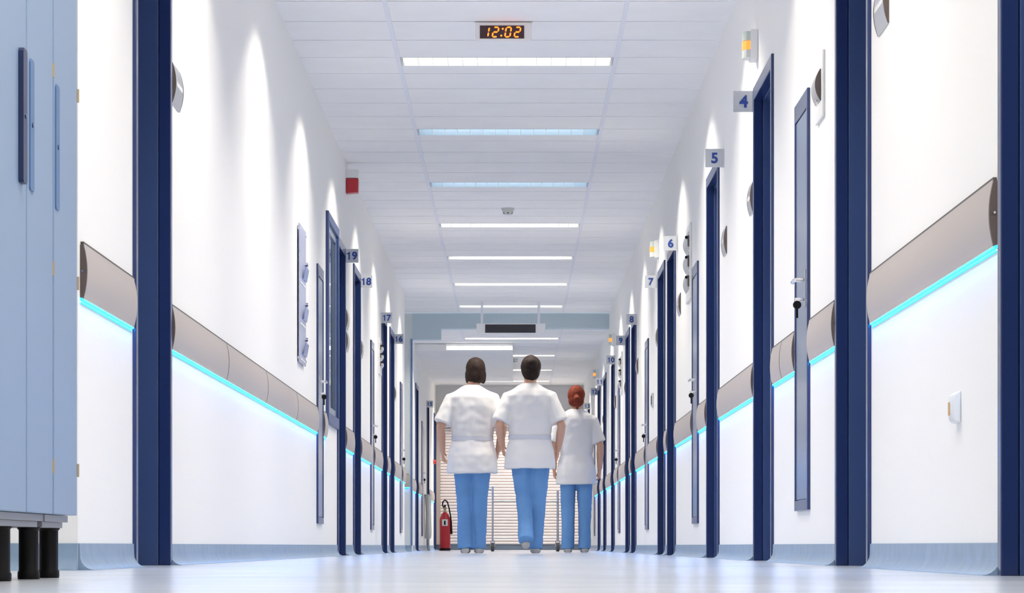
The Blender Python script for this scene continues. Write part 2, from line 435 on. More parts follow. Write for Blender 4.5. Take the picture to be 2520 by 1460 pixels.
def rr(y0, y1, label, joints=()): rail(SR, (WR, y0, RZ0), y0, y1, label, joints)
def rl(y0, y1, label, joints=()): rail(SL, (-WL, y0, RZ0), y0, y1, label, joints)
def rf(y0, y1, label, joints=()): rail(SF, (-WF, y0, RZ0), y0, y1, label, joints)
p_ = 0.075
B = 'taupe bumper rail, '
rr(7.13, RDOORS[1][0] - .085, B + 'nearest piece on the right wall, above the socket')
rr(RDOORS[1][1] + .085, RC[0][0] - .05, B + 'right wall piece on the near side of the cabinet with a key')
rr(RC[0][1] + .03, RDOORS[2][0] - p_, B + 'right wall piece between the key cabinet and doorway 4', (12.80,))
rr(RDOORS[2][1] + p_, RDOORS[3][0] - p_, B + 'right wall piece between doorways 4 and 5')
rr(RDOORS[3][1] + p_, RC[1][0] - .03, B + 'right wall piece from doorway 5 to the next narrow cabinet')
rr(RC[1][1] + .03, RDOORS[4][0] - p_, B + 'right wall piece from the cabinet up to doorway 6')
rr(RDOORS[4][1] + p_, RDOORS[5][0] - p_, B + 'short right wall piece squeezed between doorways 6 and 7')
rr(RDOORS[5][1] + p_, RC[2][0] - .03, B + 'right wall piece beyond doorway 7, below the wall switch')
rr(RC[2][1] + .03, RDOORS[6][0] - p_, B + 'right wall piece from a narrow cabinet to doorway 8')
rr(RDOORS[6][1] + p_, RDOORS[7][0] - p_, B + 'short right wall piece squeezed between doorways 8 and 9')
rr(RDOORS[7][1] + p_, RC[3][0] - .03, B + 'right wall piece just beyond doorway 9')
rr(RC[3][1] + .03, RDOORS[8][0] - p_, B + 'right wall piece just before doorway 10')
rr(RDOORS[8][1] + p_, RDOORS[9][0] - p_, B + 'right wall piece between doorways 10 and 11')
rr(RDOORS[9][1] + p_, RDOORS[10][0] - p_, B + 'right wall piece between doorways 11 and 12')
rr(RDOORS[10][1] + p_, RC[4][0] - .03, B + 'right wall piece just beyond doorway 12')
rl(8.64, LDOORS[0][0] - .085, B + 'nearest left wall piece emerging from behind the blue lockers')
rl(LDOORS[0][1] + .07, LC[0][0] - .03, B + 'longest piece, on the left wall past the nearest doorway', (12.93, 14.98, 17.05))
rl(LC[0][1] + .03, WIN[0] - .08, B + 'short left wall piece below the edge of the glazed panel')
rl(LDOORS[1][1] + p_, LDOORS[2][0] - p_, B + 'left wall piece between doorways 19 and 18')
rl(LDOORS[2][1] + p_, LC[1][0] - .03, B + 'left wall piece just beyond doorway 18')
rl(LC[1][1] + .03, LDOORS[3][0] - p_, B + 'left wall piece just before doorway 17')
rl(LDOORS[3][1] + p_, LDOORS[4][0] - p_, B + 'short left wall piece between doorways 17 and 16')
rl(LDOORS[4][1] + p_, LC[2][0] - .03, B + 'left wall piece just beyond doorway 16')
rl(LC[2][1] + .03, 33.97, B + 'left wall piece ending at the side passage corner')
rail(lambda d, y, z: (y, YBEAM - d, z), (-1.6, YBEAM, RZ0), -2.6, -1.25, B + 'piece on the pier face across the side passage')
rf(YBEAM + .28, FDOORS[0][0] - p_, B + 'far left wall piece beyond the blue pier corner')
rf(FDOORS[0][1] + p_, 42.6, B + 'far left wall piece before the white bag')
rf(FDOORS[1][1] + p_, FDOORS[2][0] - p_, B + 'far left wall piece beyond doorway 15')
# ------------------------------------------------------------------ narrow service cabinets with handle and key
def cabinet(T, x, c, label):
    a, b = c; z0, z1, p = 0.205, 1.80, 0.012
    r = thing('service_cabinet', label, 'wall cabinet', (x, a, z0), 'narrow blue service cabinets on the walls')
    mb = MB(T); f = 0.035
    mb.box(0, p, a, a + f, z0, z1); mb.box(0, p, b - f, b, z0, z1); mb.box(0, p, a + f, b - f, z1 - .07, z1); mb.box(0, p, a + f, b - f, z0, z0 + .04)
    ob('frame', mb, M['navy'], r, bevel=.002)
    mb = MB(T); mb.box(0.001, p - .004, a + f + .003, b - f - .003, z0 + .043, z1 - .073); d = ob('door', mb, M['cab'], r, bevel=.001)
    ya = a + f + .05
    mb = MB(T); mb.box(p - .004, p + .001, ya - .018, ya + .018, .98, 1.12); ob('lock_plate', mb, M['alu'], d)
    mb = MB(T); mb.tube([(p - .003, ya, 1.08), (.045, ya, 1.08), (.050, ya + .015, 1.08), (.050, ya + .11, 1.08)], .008, 8); ob('handle', mb, M['chrome'], d)
    mb = MB(T); mb.tube([(p, ya, 1.005), (.034, ya, 1.005)], .006, 8); mb.box(.030, .050, ya - .002, ya + .002, .998, 1.012)
    k = ob('key', mb, M['chrome'], d)
    mb = MB(T); mb.tube([(.042, ya - .004, .985), (.042, ya + .004, .985)], .016, 14); mb.box(.038, .046, ya - .001, ya + .001, .935, .975); ob('key_fob', mb, M['black'], k)
for c, l in zip(RC, ('nearest service cabinet on the right wall, key hanging beside the dispenser board', 'narrow service cabinet on the right wall between doorways 5 and 6',
                     'narrow service cabinet on the right wall between doorways 7 and 8', 'narrow service cabinet on the right wall between doorways 9 and 10',
                     'narrow service cabinet on the right wall beyond doorway 12')): cabinet(SR, WR, c, 'blue-grey ' + l)
for c, l in zip(LC, ('narrow service cabinet on the left wall just before the glazed panel', 'narrow service cabinet on the left wall between doorways 18 and 17',
                     'narrow service cabinet on the left wall beyond doorway 16')): cabinet(SL, -WL, c, 'blue-grey ' + l)
cabinet(SF, -WF, (42.75, 43.25), 'blue-grey narrow service cabinet on the far left wall beside the white bag')

# ------------------------------------------------------------------ flag signs with room numbers
def numeral_mesh(body, h=.055):
    """bold grotesque numerals standing upright, centred; the figure one has a flag and no foot"""
    bm = bmesh.new(); adv = .042; x = -adv * (len(body) - 1) / 2
    for ch in body:
        if ch == '1':
            P = [(-.002, -.5), (.20, -.5), (.20, .5), (.06, .5), (.02, .40), (-.08, .335), (-.20, .31), (-.20, .18), (-.002, .19)]
            F_ = [bm.verts.new((x + a * h * .92 - .002, -.0008, c * h)) for a, c in P]; B_ = [bm.verts.new((x + a * h * .92 - .002, .0008, c * h)) for a, c in P]
            bm.faces.new(F_); bm.faces.new(B_[::-1])
            for i in range(len(P)): j = (i + 1) % len(P); bm.faces.new([F_[i], B_[i], B_[j], F_[j]])
        else:
            m_ = text_mesh(ch, .076, bold=.0026); m_.transform(Matrix.Rotation(PI / 2, 4, 'X'))
            xs = [v.co.x for v in m_.vertices]; zs = [v.co.z for v in m_.vertices]
            m_.transform(Matrix.Translation((x - (max(xs) + min(xs)) / 2, 0, -(max(zs) + min(zs)) / 2)) )
            bm.from_mesh(m_); bpy.data.meshes.remove(m_)
        x += adv
    bmesh.ops.recalc_face_normals(bm, faces=bm.faces[:])
    me = bpy.data.meshes.new('numeral'); bm.to_mesh(me); bm.free()
    return me
def sign(num, T, W, s, y, z0=2.092):
    S = 0.098; x1 = s * (W - 0.001); x0 = s * (W - S)
    r = thing('number_sign', f'square grey flag sign with blue number {num} on the {"right" if s > 0 else "left"} wall', 'sign', (x1, y, z0), 'room number signs')
    mb = MB(); mb.box(min(x0, x1), max(x0, x1), y - .003, y + .003, z0, z0 + S); ob('plate', mb, M['signp'], r)
    me = numeral_mesh(str(num))
    me.materials.append(M['signt'])
    t = bpy.data.objects.new('numeral', me); COL.objects.link(t); t.parent = r; t.location = ((x0 + x1) / 2 - x1, -.0042, S / 2)
    t2 = bpy.data.objects.new('numeral', me); COL.objects.link(t2); t2.parent = r; t2.location = ((x0 + x1) / 2 - x1, .0042, S / 2); t2.rotation_euler = (0, 0, PI)
    mb = MB(); mb.box(min(x1, x1 - s * .006), max(x1, x1 - s * .006), y - .007, y + .007, z0 - .001, z0 + S + .001); ob('bracket', mb, M['alu'], r)
for num, y in ((4, 14.40), (5, 16.50), (6, 21.15), (7, 24.22), (8, 28.25), (9, 31.15), (10, 34.40), (11, 39.0), (12, 41.5), (13, 45.75)): sign(num, SR, WR, 1, y)
for num, y in ((19, 22.06), (18, 24.20), (17, 28.06), (16, 30.92)): sign(num, SL, WL, -1, y)
sign(15, SF, WF, -1, 45.1)

# ------------------------------------------------------------------ curved aluminium name plates beside the doors
def name_plate(T, x, y0, y1, z, label):
    r = thing('name_plate', label, 'name plate', (x, y0, z - .07), 'curved metal name plates beside doors')
    def prof(k): return [(0, z - .072)] + [((.004 + .013 * (1 - (t / 6) ** 2)) * k, z + .072 * t / 6) for t in range(-6, 7)] + [(0, z + .072)]
    mb = MB(T); mb.prism(prof(1), y0 + .006, y1 - .006); ob('curved_plate', mb, M['alu'], r)
    for p, q in ((y0, y0 + .006), (y1 - .006, y1)):
        mb = MB(T); mb.prism(prof(1.06), p, q); ob('end_cap', mb, M['railcap'], r)
    mb = MB(T); mb.prism([(.0160, z - .008), (.0174, z - .008), (.0174, z + .008), (.0160, z + .008)], y0 + .03, y1 - .03); ob('insert', mb, M['paper'], r)
P = 'curved aluminium name plate on the right wall '
for y0, y1, z, l in ((9.20, 9.46, 1.70, 'before the nearest full doorway'), (14.42, 14.62, 1.70, 'just beyond doorway 4'), (16.24, 16.46, 1.68, 'before doorway 5'),
                     (20.76, 20.98, 1.70, 'before doorway 6'), (24.05, 24.20, 1.70, 'just beyond doorway 7'), (27.95, 28.15, 1.70, 'before doorway 8'),
                     (31.0, 31.14, 1.66, 'just beyond doorway 9'), (34.10, 34.30, 1.66, 'before doorway 10'), (38.80, 38.96, 1.66, 'just beyond doorway 11')):
    name_plate(SR, WR, y0, y1, z, P + l)
P = 'curved aluminium name plate on the left wall '
for y0, y1, z, l in ((10.93, 11.18, 1.71, 'just beyond the nearest doorway'), (22.14, 22.36, 1.70, 'beyond doorway 19, upper of two'), (22.14, 22.36, 1.54, 'beyond doorway 19, lower of two'),
                     (24.24, 24.46, 1.62, 'just beyond doorway 18'), (31.0, 31.2, 1.60, 'just beyond doorway 16')):
    name_plate(SL, -WL, y0, y1, z, P + l)

# ------------------------------------------------------------------ nurse call lamps
def call_lamp(y, label):
    z = 2.37
    r = thing('call_lamp', label, 'signal lamp', (WR, y, z - .06), 'nurse call lamps on the right wall')
    mb = MB(SR); mb.box(0, .035, y - .03, y + .10, z - .068, z + .068); ob('base', mb, M['white'], r, bevel=.004)
    def dome(za, zb, k=1.0): return [[(.035 + .036 * k * math.sin(PI * i / 8) ** .7 if 0 < i < 8 else .035, y + .035 + .055 * k * math.cos(PI * i / 8), zz) for i in range(9)] for zz in (za, zb)]
    mb = MB(SR); mb.rings(dome(z + .018, z + .06)); ob('green_lens', mb, M['green'], r)
    mb = MB(SR); mb.rings(dome(z - .022, z + .016)); ob('lit_lens', mb, M['amber'], r)
    mb = MB(SR); mb.rings(dome(z - .06, z - .024)); ob('clear_lens', mb, M['lens'], r)
for y, l in ((14.18, 'above sign 4'), (23.95, 'above sign 7'), (34.45, 'above sign 10'), (41.4, 'above sign 12')): call_lamp(y, 'white nurse call lamp lit amber, ' + l)

# ------------------------------------------------------------------ dispensers, boards, switches
r = thing('hand_sanitiser', 'grey half-round dispenser on a white board beside the nearest service cabinet', 'dispenser', (WR, 11.1, 1.62))
mb = MB(SR); mb.box(0, .010, 11.10, 11.37, 1.615, 1.855); ob('backboard', mb, M['white'], r, bevel=.003)
z = 1.735
mb = MB(SR); mb.prism([(.010, z - .055)] + [(.012 + .018 * (1 - (t / 6) ** 2), z + .055 * t / 6) for t in range(-6, 7)] + [(.010, z + .055)], 11.156, 11.325); ob('body', mb, M['grey'], r)
mb = MB(SR); mb.prism([(.010, z - .057)] + [(.013 + .019 * (1 - (t / 6) ** 2), z + .057 * t / 6) for t in range(-6, 7)] + [(.010, z + .057)], 11.150, 11.156); ob('end_cap', mb, M['railcap'], r)
mb = MB(SR); mb.tube([(.024, 11.19, z - .072), (.024, 11.19, z - .05)], .006, 8); ob('nozzle', mb, M['chrome'], r)

def glove_board(T, x, y0, y1, z0, z1, label):
    r = thing('dispenser_board', label, 'dispenser board', (x, y0, z0), 'white boards with three metal dispensers')
    mb = MB(T); mb.box(0, .012, y0, y1, z0, z1); ob('board', mb, M['white'], r, bevel=.003)
    h = (z1 - z0 - .10) / 3
    for k in range(3):
        zc = z0 + .06 + h * (k + .5); q = h * .46
        mb = MB(T); mb.prism([(.012, zc - q)] + [(.014 + .020 * (1 - (t / 6) ** 2), zc + q * t / 6) for t in range(-6, 7)] + [(.012, zc + q)], y0 + .10, y1 - .05)
        d = ob('dispenser', mb, M['alu'], r)
        mb = MB(T); mb.box(.012, .022, y0 + .085, y0 + .10, zc - q * .7, zc + q * .5); ob('lever', mb, M['railcap'], d)
        mb = MB(T); mb.tube([(.03, y0 + .097, zc + q * .3), (.03, y0 + .090, zc + q * .3)], .010, 10); ob('lock', mb, M['black'], d)
glove_board(SR, WR, 19.47, 19.97, 1.63, 2.11, 'tall white board with three metal dispensers between doorways 5 and 6')
glove_board(SR, WR, 32.05, 32.5, 1.65, 2.09, 'tall white board with three metal dispensers between doorways 9 and 10')
glove_board(SL, -WL, 27.45, 27.9, 1.60, 1.92, 'white board with three metal dispensers before doorway 17 on the left')

r = thing('acrylic_panel', 'tall lilac acrylic panel with clear leaflet pockets on the left wall', 'notice panel', (-WL, 17.24, 1.10))
mb = MB(SL); mb.box(0.008, .014, 17.24, 17.77, 1.098, 1.873); ob('panel', mb, M['acryl'], r, bevel=.001)
for zz in (1.125, 1.845):
    for yy in (17.27, 17.74):
        mb = MB(SL); mb.tube([(0, yy, zz), (.019, yy, zz)], .008, 10); ob('standoff', mb, M['chrome'], r)
for zc in (1.63, 1.40, 1.20):
    mb = MB(SL); mb.prism([(.014, zc - .05), (.022, zc - .05), (.034, zc + .02), (.031, zc + .02), (.020, zc - .046), (.014, zc - .046)], 17.46, 17.74); pk = ob('pocket', mb, M['acryl2'], r)
    mb = MB(SL); mb.tube([(.014, 17.70, zc + .05), (.030, 17.70, zc + .05)], .012, 12); mb.tube([(.026, 17.70, zc + .05), (.026, 17.70, zc + .02)], .006, 8); ob('clip', mb, M['chrome'], pk)
    mb = MB(SL); mb.box(.0142, .0165, 17.30, 17.70, zc - .085, zc - .077); ob('shelf_edge', mb, M['paper'], pk)

r = thing('wall_switch', 'small metal-edged wall switch above the bumper rail beyond doorway 7', 'switch', (WR, 24.85, 1.20))
mb = MB(SR); mb.box(0, .014, 24.86, 25.02, 1.19, 1.30); ob('plate', mb, M['alu'], r, bevel=.003)
mb = MB(SR); mb.box(.014, .018, 24.885, 24.995, 1.21, 1.28); ob('rocker', mb, M['railcap'], r)

r = thing('wall_socket', 'white rounded wall socket low on the nearest right wall', 'socket', (WR, 7.70, .37))
mb = MB(SR); mb.prism([(0, .375), (.016, .379), (.020, .39), (.021, .43), (.018, .448), (0, .458)], 7.715, 7.80); ob('housing', mb, M['white'], r, bevel=.004)
mb = MB(SR); mb.box(.0195, .0222, 7.765, 7.795, .397, .430); ob('insert', mb, mat('socket_ochre', (.55, .34, .14), .5), r, bevel=.003)

r = thing('fire_sounder', 'dark red square fire sounder on a white bracket high on the left wall', 'alarm', (-WL, 22.25, 2.6))
mb = MB(SL); mb.box(0, .09, 22.20, 22.30, 2.715, 2.775); ob('bracket', mb, M['white'], r, bevel=.003)
mb = MB(SL); mb.prism([(.002, 2.605), (.088, 2.612), (.090, 2.712), (.002, 2.712)], 22.20, 22.30); ob('sounder', mb, M['red'], r, bevel=.005)

r = thing('call_point', 'small round red call point at the far left corner', 'alarm', (-WF, 48.7, 1.33))
mb = MB(SF); mb.box(0, .012, 48.62, 48.70, 1.35, 1.43); ob('box', mb, M['white'], r)
mb = MB(SF); mb.tube([(.012, 48.66, 1.39), (.055, 48.66, 1.39)], [.034, .034], 14); ob('button', mb, M['redcp'], r)

# ------------------------------------------------------------------ digital clock
cy = 16.25
r = thing('digital_clock', 'white digital clock with glowing red digits under the ceiling', 'clock', (-.062, cy, 2.728))
mb = MB(); mb.box(-.2095, .0855, cy, cy + .045, 2.730, 2.826); ob('casing', mb, M['clock'], r, bevel=.005)
mb = MB(); mb.box(-.214, .090, cy + .01, cy + .05, 2.826, 2.8298); ob('mounting_plate', mb, M['white'], r)
mb = MB(); mb.box(-.186, .047, cy - .0025, cy + .002, 2.739, 2.807); scn = ob('screen', mb, M['screen'], r)
def seg_digit(x, segs, hgt=.058, wid=.034, th=.0075, zb=2.7435):
    mb = MB(); sl = .17; hh = hgt / 2
    def pt(u, v): return (x + u + sl * v, zb + v)
    def bar(u0, v0, u1, v1):
        d = Vector((u1 - u0, v1 - v0)); L = d.length; d /= L; nn = Vector((-d.y, d.x)); t = th / 2; g = .0022
        pts = []
        for a_, b_ in ((g, 0), (g + t * .8, t), (L - g - t * .8, t), (L - g, 0), (L - g - t * .8, -t), (g + t * .8, -t)):
            q = Vector((u0, v0)) + d * a_ + nn * b_; pts.append(pt(q.x, q.y))
        mb.prismy(pts, cy - .0045, cy - .0026)
    W_, i = wid, th / 2
    S = {'a': (i, hgt - i, W_ - i, hgt - i), 'b': (W_ - i, hh, W_ - i, hgt - i), 'c': (W_ - i, i, W_ - i, hh), 'd': (i, i, W_ - i, i),
         'e': (i, i, i, hh), 'f': (i, hh, i, hgt - i), 'g': (i, hh, W_ - i, hh)}
    for c in segs: bar(*S[c])
    ob('digit', mb, M['digit'], scn)
px = lambda X: (1140 + X / 12.6 - 1268) * cy / F
seg_digit(px(735) - .0265, 'bc'); seg_digit(px(872), 'abged'); seg_digit(px(1262), 'abcdef'); seg_digit(px(1552), 'abged')
for X, zz in ((1178, 2.7535), (1225, 2.7895)):
    mb = MB(); mb.tube([(px(X), cy - .0045, zz), (px(X), cy - .0026, zz)], .005, 12); ob('colon_dot', mb, M['digit'], scn)

# ------------------------------------------------------------------ hanging display panel
r = thing('display_panel', 'white hanging information panel with a blank dark screen before the beam', 'display', (-.05, 35.0, 2.48))
mb = MB(); mb.box(-.442, .341, 35.0, 35.09, 2.480, 2.590); ob('casing', mb, M['ceil'], r, bevel=.006)
mb = MB(); mb.box(-.341, .230, 34.993, 35.0, 2.484, 2.578); ob('screen', mb, M['disp'], r)
for x in (-.378, .267):
    mb = MB(); mb.box(x - .014, x + .014, 35.03, 35.06, 2.59, H - .001); ob('hanger', mb, M['runner'], r)

# ------------------------------------------------------------------ smoke detectors
def detector(x, y, z, label):
    r = thing('smoke_detector', label, 'smoke detector', (x, y, z - .06), 'smoke detectors on the ceiling')
    mb = MB(); mb.lathe([(.053, 0), (.053, -.014), (.048, -.018)], (x, y, z)); ob('base', mb, M['detect'], r)
    mb = MB(); mb.lathe([(.046, -.018), (.044, -.034), (.034, -.050), (.030, -.052)], (x, y, z)); ob('head', mb, M['detect'], r)
    for k in range(6):
        a_ = PI / 3 * k + PI / 6; c, s_ = math.cos(a_), math.sin(a_)
        mb = MB(); mb.box(x + .036 * c - .006, x + .036 * c + .006, y + .036 * s_ - .006, y + .036 * s_ + .006, z - .046, z - .038); ob('vent', mb, M['black'], r)
detector(-.06, 25.25, H, 'small grey smoke detector in the middle of the near ceiling')
detector(-.015, 43.2, HF, 'small grey smoke detector on the far ceiling above the walking staff')
mb = MB(); mb.lathe([(.11, 0), (.11, -.006), (.09, -.010), (.02, -.010)], (-.03, 33.8, H)); tag(ob('ceiling_speaker', mb, M['ceil'], None), 'flat white disc on the ceiling in front of the hanging display panel', 'speaker')

# ------------------------------------------------------------------ louvre ceiling lamps
def lamp(y, z, label, mirror=False, x0=RUN[0] + .014, x1=RUN[1] - .014):
    r = thing('ceiling_light', label, 'ceiling light', ((x0 + x1) / 2, y + .15, z), 'louvred ceiling lights across the corridor')
    ym, dp = y + .15, .10
    tm = M['cell'] if mirror else M['trough']  # mirror reflection painted as a plain blue tint
    mb = MB(); t = .004
    mb.box(x0, x1, y, y + t, z, z + dp); mb.box(x0, x1, y + .3 - t, y + .3, z, z + dp)
    mb.box(x0, x0 + t, y + t, y + .3 - t, z, z + dp); mb.box(x1 - t, x1, y + t, y + .3 - t, z, z + dp); mb.box(x0, x1, y, y + .3, z + dp, z + dp + t)
    ob('housing', mb, tm, r)
    nf = 14
    for k in range(nf + 1):
        xx = x0 + .012 + (x1 - x0 - .024) * k / nf
        mb = MB(); mb.prismx([(y + .006, z + .001), (y + .294, z + .001), (y + .25, z + .045), (y + .05, z + .045)], xx - .0015, xx + .0015); ob('louvre_fin', mb, M['trough'], r)
    mb = MB(); mb.tube([(x0 + .03, ym, z + .07), (x1 - .03, ym, z + .07)], .013, 10); ob('tube', mb, M['tubedim'] if mirror else M['tube'], r)
    for xx in (x0 + .17, x1 - .17):
        ld = bpy.data.lights.new('lamp_light', 'SPOT'); ld.energy = LAMP_W; ld.color = LAMP_COL
        ld.spot_size = math.radians(136); ld.spot_blend = 0.25; ld.shadow_soft_size = 0.03
        lo = bpy.data.objects.new('lamp_light', ld); COL.objects.link(lo); lo.parent = r
        lo.location = (xx - (x0 + x1) / 2, 0, -.003); lo.scale = (1, 0.85, 1)
    ld = bpy.data.lights.new('lamp_glow', 'AREA'); ld.energy = AREA_W * (2.2 if y > 45 else 1.0); ld.color = LAMP_COL; ld.shape = 'RECTANGLE'
    ld.size = x1 - x0 - .06; ld.size_y = .24; ld.spread = math.radians(128)
    lo = bpy.data.objects.new('lamp_glow', ld); COL.objects.link(lo); lo.parent = r; lo.location = (0, 0, -.002)
names = {0: 'first glowing one, just behind the clock', 1: 'second from the clock, bluish reflection painted into its cells', 2: 'third from the clock, bluish reflection painted into its cells',
         3: 'glowing, right behind the nearer smoke detector', 4: 'glowing, fifth from the clock', 5: 'glowing, sixth from the clock', 6: 'glowing, crossed by the hangers of the display panel'}
for y in LIGHTY:
    k = round((y - 17.465) / 3)
    lamp(y, H, 'narrow louvred ceiling light ' + (names[k] if k >= 0 else 'overhead nearer than the clock'), mirror=k in (1, 2))
for y, l in zip(FARY, ('first beyond the grey beam', 'beside the light box on the far ceiling', 'above the heads of the walking staff', 'last before the shutter')):
    lamp(y, HF, 'narrow louvred ceiling light ' + l)

# ------------------------------------------------------------------ roller shutter at the end
r = thing('roller_shutter', 'pale horizontal slatted roller shutter closing the end of the corridor', 'shutter', (-.05, YEND, .09))
x0, x1 = -1.22, 1.08; ztop = 2.0
mb = MB(lambda a_, b_, c_: (b_, YEND - a_, c_)); pts = [(.003, .092)]
nsl = 39; hs = (ztop - .095) / nsl
for k in range(nsl):
    zb = .095 + k * hs
    pts += [(.006, zb), (.026, zb + hs * .04), (.034, zb + hs * .40), (.030, zb + hs * .72), (.006, zb + hs * .76)]
pts += [(.010, ztop), (.003, ztop)]
mb.prism(pts, x0, x1); ob('curtain', mb, M['slat'], r)
for xa, xb in ((x0 - .065, x0), (x1, WR - .001)):
    mb = MB(); mb.box(xa, xb, YEND - .06, YEND - .002, .09, ztop + .1); ob('guide_rail', mb, M['taupe'], r)
mb = MB(); mb.box(x0, x1, YEND - .14, YEND - .002, ztop, ztop + .2); ob('shutter_box', mb, M['endw'], r, bevel=.01)

# ------------------------------------------------------------------ lockers, front left
LX, WB = -0.94, 1.60
def locker(label, y0, y1, doors, open_feet):
    r = thing('locker', label, 'locker', ((LX - WB) / 2, y0, 0), 'blue lockers at the front left')
    zb, zt = .133, 2.0
    mb = MB(); mb.box(-WB + .012, LX - .022, y0, y1, zb, zt); ob('body', mb, M['lockpull'], r, bevel=.002)  # darker than the doors: shade of the door gaps put into its colour
    for (a_, b_, hy, hm, hinge) in doors:
        mb = MB(); mb.box(LX - .020, LX, a_ + .006, b_ - .006, zb, zt - .004); d = ob('door', mb, M['lock'], r, bevel=.002)
        mb = MB()
        p = .010 if hm is M['lockdark'] else .003
        n_ = 10
        z0_, z1_, ww = .757, 1.012, .048
        cr = .006; prof = [(hy - ww / 2, z0_ + cr), (hy - ww / 2 + cr, z0_), (hy + ww / 2 - cr, z0_), (hy + ww / 2, z0_ + cr), (hy + ww / 2, z1_ - cr), (hy + ww / 2 - cr, z1_), (hy - ww / 2 + cr, z1_), (hy - ww / 2, z1_ - cr)]
        mb.prismx(prof, LX - .001, LX + p); ob('handle', mb, hm, d)
        mb = MB(); mb.tube([(LX, hy, .885), (LX + p + .002, hy, .885)], .005, 10); ob('lock', mb, M['navy'], d)
        for hz in (.23, .632, 1.035):
            mb = MB(); mb.tube([(LX - .002, hinge, hz - .014), (LX - .002, hinge, hz + .014)], .0055, 10); ob('hinge', mb, M['brass'], d)
    mb = MB(); mb.box(-WB + .03, LX - .018, y0 + .002, y1 - .02, .118, zb - .001); ob('base_frame', mb, M['greyst'], r)
    mb = MB(); mb.box(-WB + .05, LX - .028, y0 + .03, y1 - .03, .106, .1175); ob('under_bar', mb, M['greyst'], r)
    for yy in open_feet:
        for xx in (LX - .055, -WB + .085):
            mb = MB(); mb.lathe([(.022, 0.0), (.023, .004), (.023, .014), (.0205, .018), (.0205, .100), (.024, .104), (.024, .106)], (xx, yy, 0)); ob('foot', mb, M['black'], r)
y3, y2, y1_, y0_ = 6.63, 6.285, 5.94, 5.595
locker('pale blue double-door locker with a dark navy vertical pull', y0_, y2 - .002, [(y0_, y1_, y1_ - .075, M['lockdark'], y0_), (y1_, y2 - .002, y1_ + .055, M['lockpull'], y2 - .006)], (y0_ + .05, 5.96))
locker('pale blue single-door locker at the far end of the row, beside the bumper rail', y2 + .002, y3, [(y2 + .002, y3, y2 + .045, M['lockpull'], y3 + .004)], (6.315, 6.585))

# ------------------------------------------------------------------ trolley with castors
ty = 38.0; tx0, tx1 = -.28, .525; ty1 = ty + .45
r = thing('wire_trolley', 'bare steel wheeled trolley frame standing before the shutter', 'trolley', ((tx0 + tx1) / 2, ty + .2, 0))
for xx, yy, zt_ in ((tx0, ty, .79), (tx1, ty, .74), (tx0, ty1, .79), (tx1, ty1, .74)):
    mb = MB(); mb.tube([(xx, yy, .13), (xx, yy, zt_)], .011, 10); mb.lathe([(.013, zt_ - .002), (.013, zt_ + .008), (.004, zt_ + .012)], (xx, yy, 0), 10); po = ob('post', mb, M['steel'], r)
    mb = MB(); mb.box(xx - .028, xx - .022, yy - .035, yy + .025, .05, .125); mb.box(xx + .022, xx + .028, yy - .035, yy + .025, .05, .125); mb.box(xx - .028, xx + .028, yy - .03, yy + .02, .125, .135)
    ob('fork', mb, M['steel'], po)
    mb = MB(); mb.tube([(xx - .019, yy - .02, .055), (xx - .014, yy - .02, .055), (xx + .014, yy - .02, .055), (xx + .019, yy - .02, .055)], [.046, .055, .055, .046], 20); mb.tube([(xx - .03, yy - .02, .055), (xx + .03, yy - .02, .055)], .01, 8)
    ob('wheel', mb, M['rubber'], po)
for zz in (.62, .165):
    mb = MB()
    for p, q in (((tx0, ty), (tx1, ty)), ((tx1, ty), (tx1, ty1)), ((tx1, ty1), (tx0, ty1)), ((tx0, ty1), (tx0, ty))): mb.tube([(*p, zz), (*q, zz)], .005, 6)
    for k in range(1, 12):
        xx = tx0 + (tx1 - tx0) * k / 12; mb.tube([(xx, ty, zz), (xx, ty1, zz)], .0025, 6)
    ob('wire_shelf', mb, M['steel'], r)
mb = MB(); mb.tube([(tx0, ty, .768), (tx0 - .09, ty, .768), (tx0 - .10, ty + .02, .768), (tx0 - .10, ty1 - .02, .768), (tx0 - .09, ty1, .768), (tx0, ty1, .768)], .009, 8); ob('push_handle', mb, M['steel'], r)

# ------------------------------------------------------------------ fire extinguisher
ex, ey = -1.024, 45.0
r = thing('fire_extinguisher', 'red fire extinguisher with black hose standing on the floor at far left', 'fire extinguisher', (ex, ey, 0))
mb = MB(); mb.lathe([(.066, .0), (.076, .006), (.079, .02), (.079, .43), (.074, .47), (.058, .515), (.036, .545), (.028, .56)], (ex, ey, 0), 28); ob('cylinder', mb, M['red'], r)
mb = MB(); mb.lathe([(.081, 0), (.081, .035)], (ex, ey, 0), 28); ob('foot_ring', mb, M['black'], r)
mb = MB(); mb.lathe([(.020, .56), (.020, .60), (.024, .605), (.024, .63), (.012, .64)], (ex, ey, 0), 14); v = ob('valve', mb, M['brass'], r)
mb = MB(); mb.box(ex - .012, ex + .012, ey - .02, ey + .10, .632, .642); mb.box(ex - .012, ex + .012, ey - .02, ey + .11, .66, .668); mb.box(ex - .012, ex + .012, ey - .02, ey - .012, .632, .668); ob('lever', mb, M['black'], v)
mb = MB(); mb.tube([(ex - .01, ey, .615), (ex - .035, ey - .02, .66), (ex - .03, ey - .03, .71), (ex + .0, ey - .03, .738), (ex + .035, ey - .03, .71), (ex + .06, ey - .03, .62), (ex + .082, ey - .02, .50), (ex + .088, ey, .42)], .0105, 10); ob('hose', mb, M['black'], r)
mb = MB(); mb.tube([(ex + .088, ey, .43), (ex + .090, ey, .24)], [.014, .022], 12); ob('horn', mb, M['black'], r)
lb_ = MB(); nn = 12
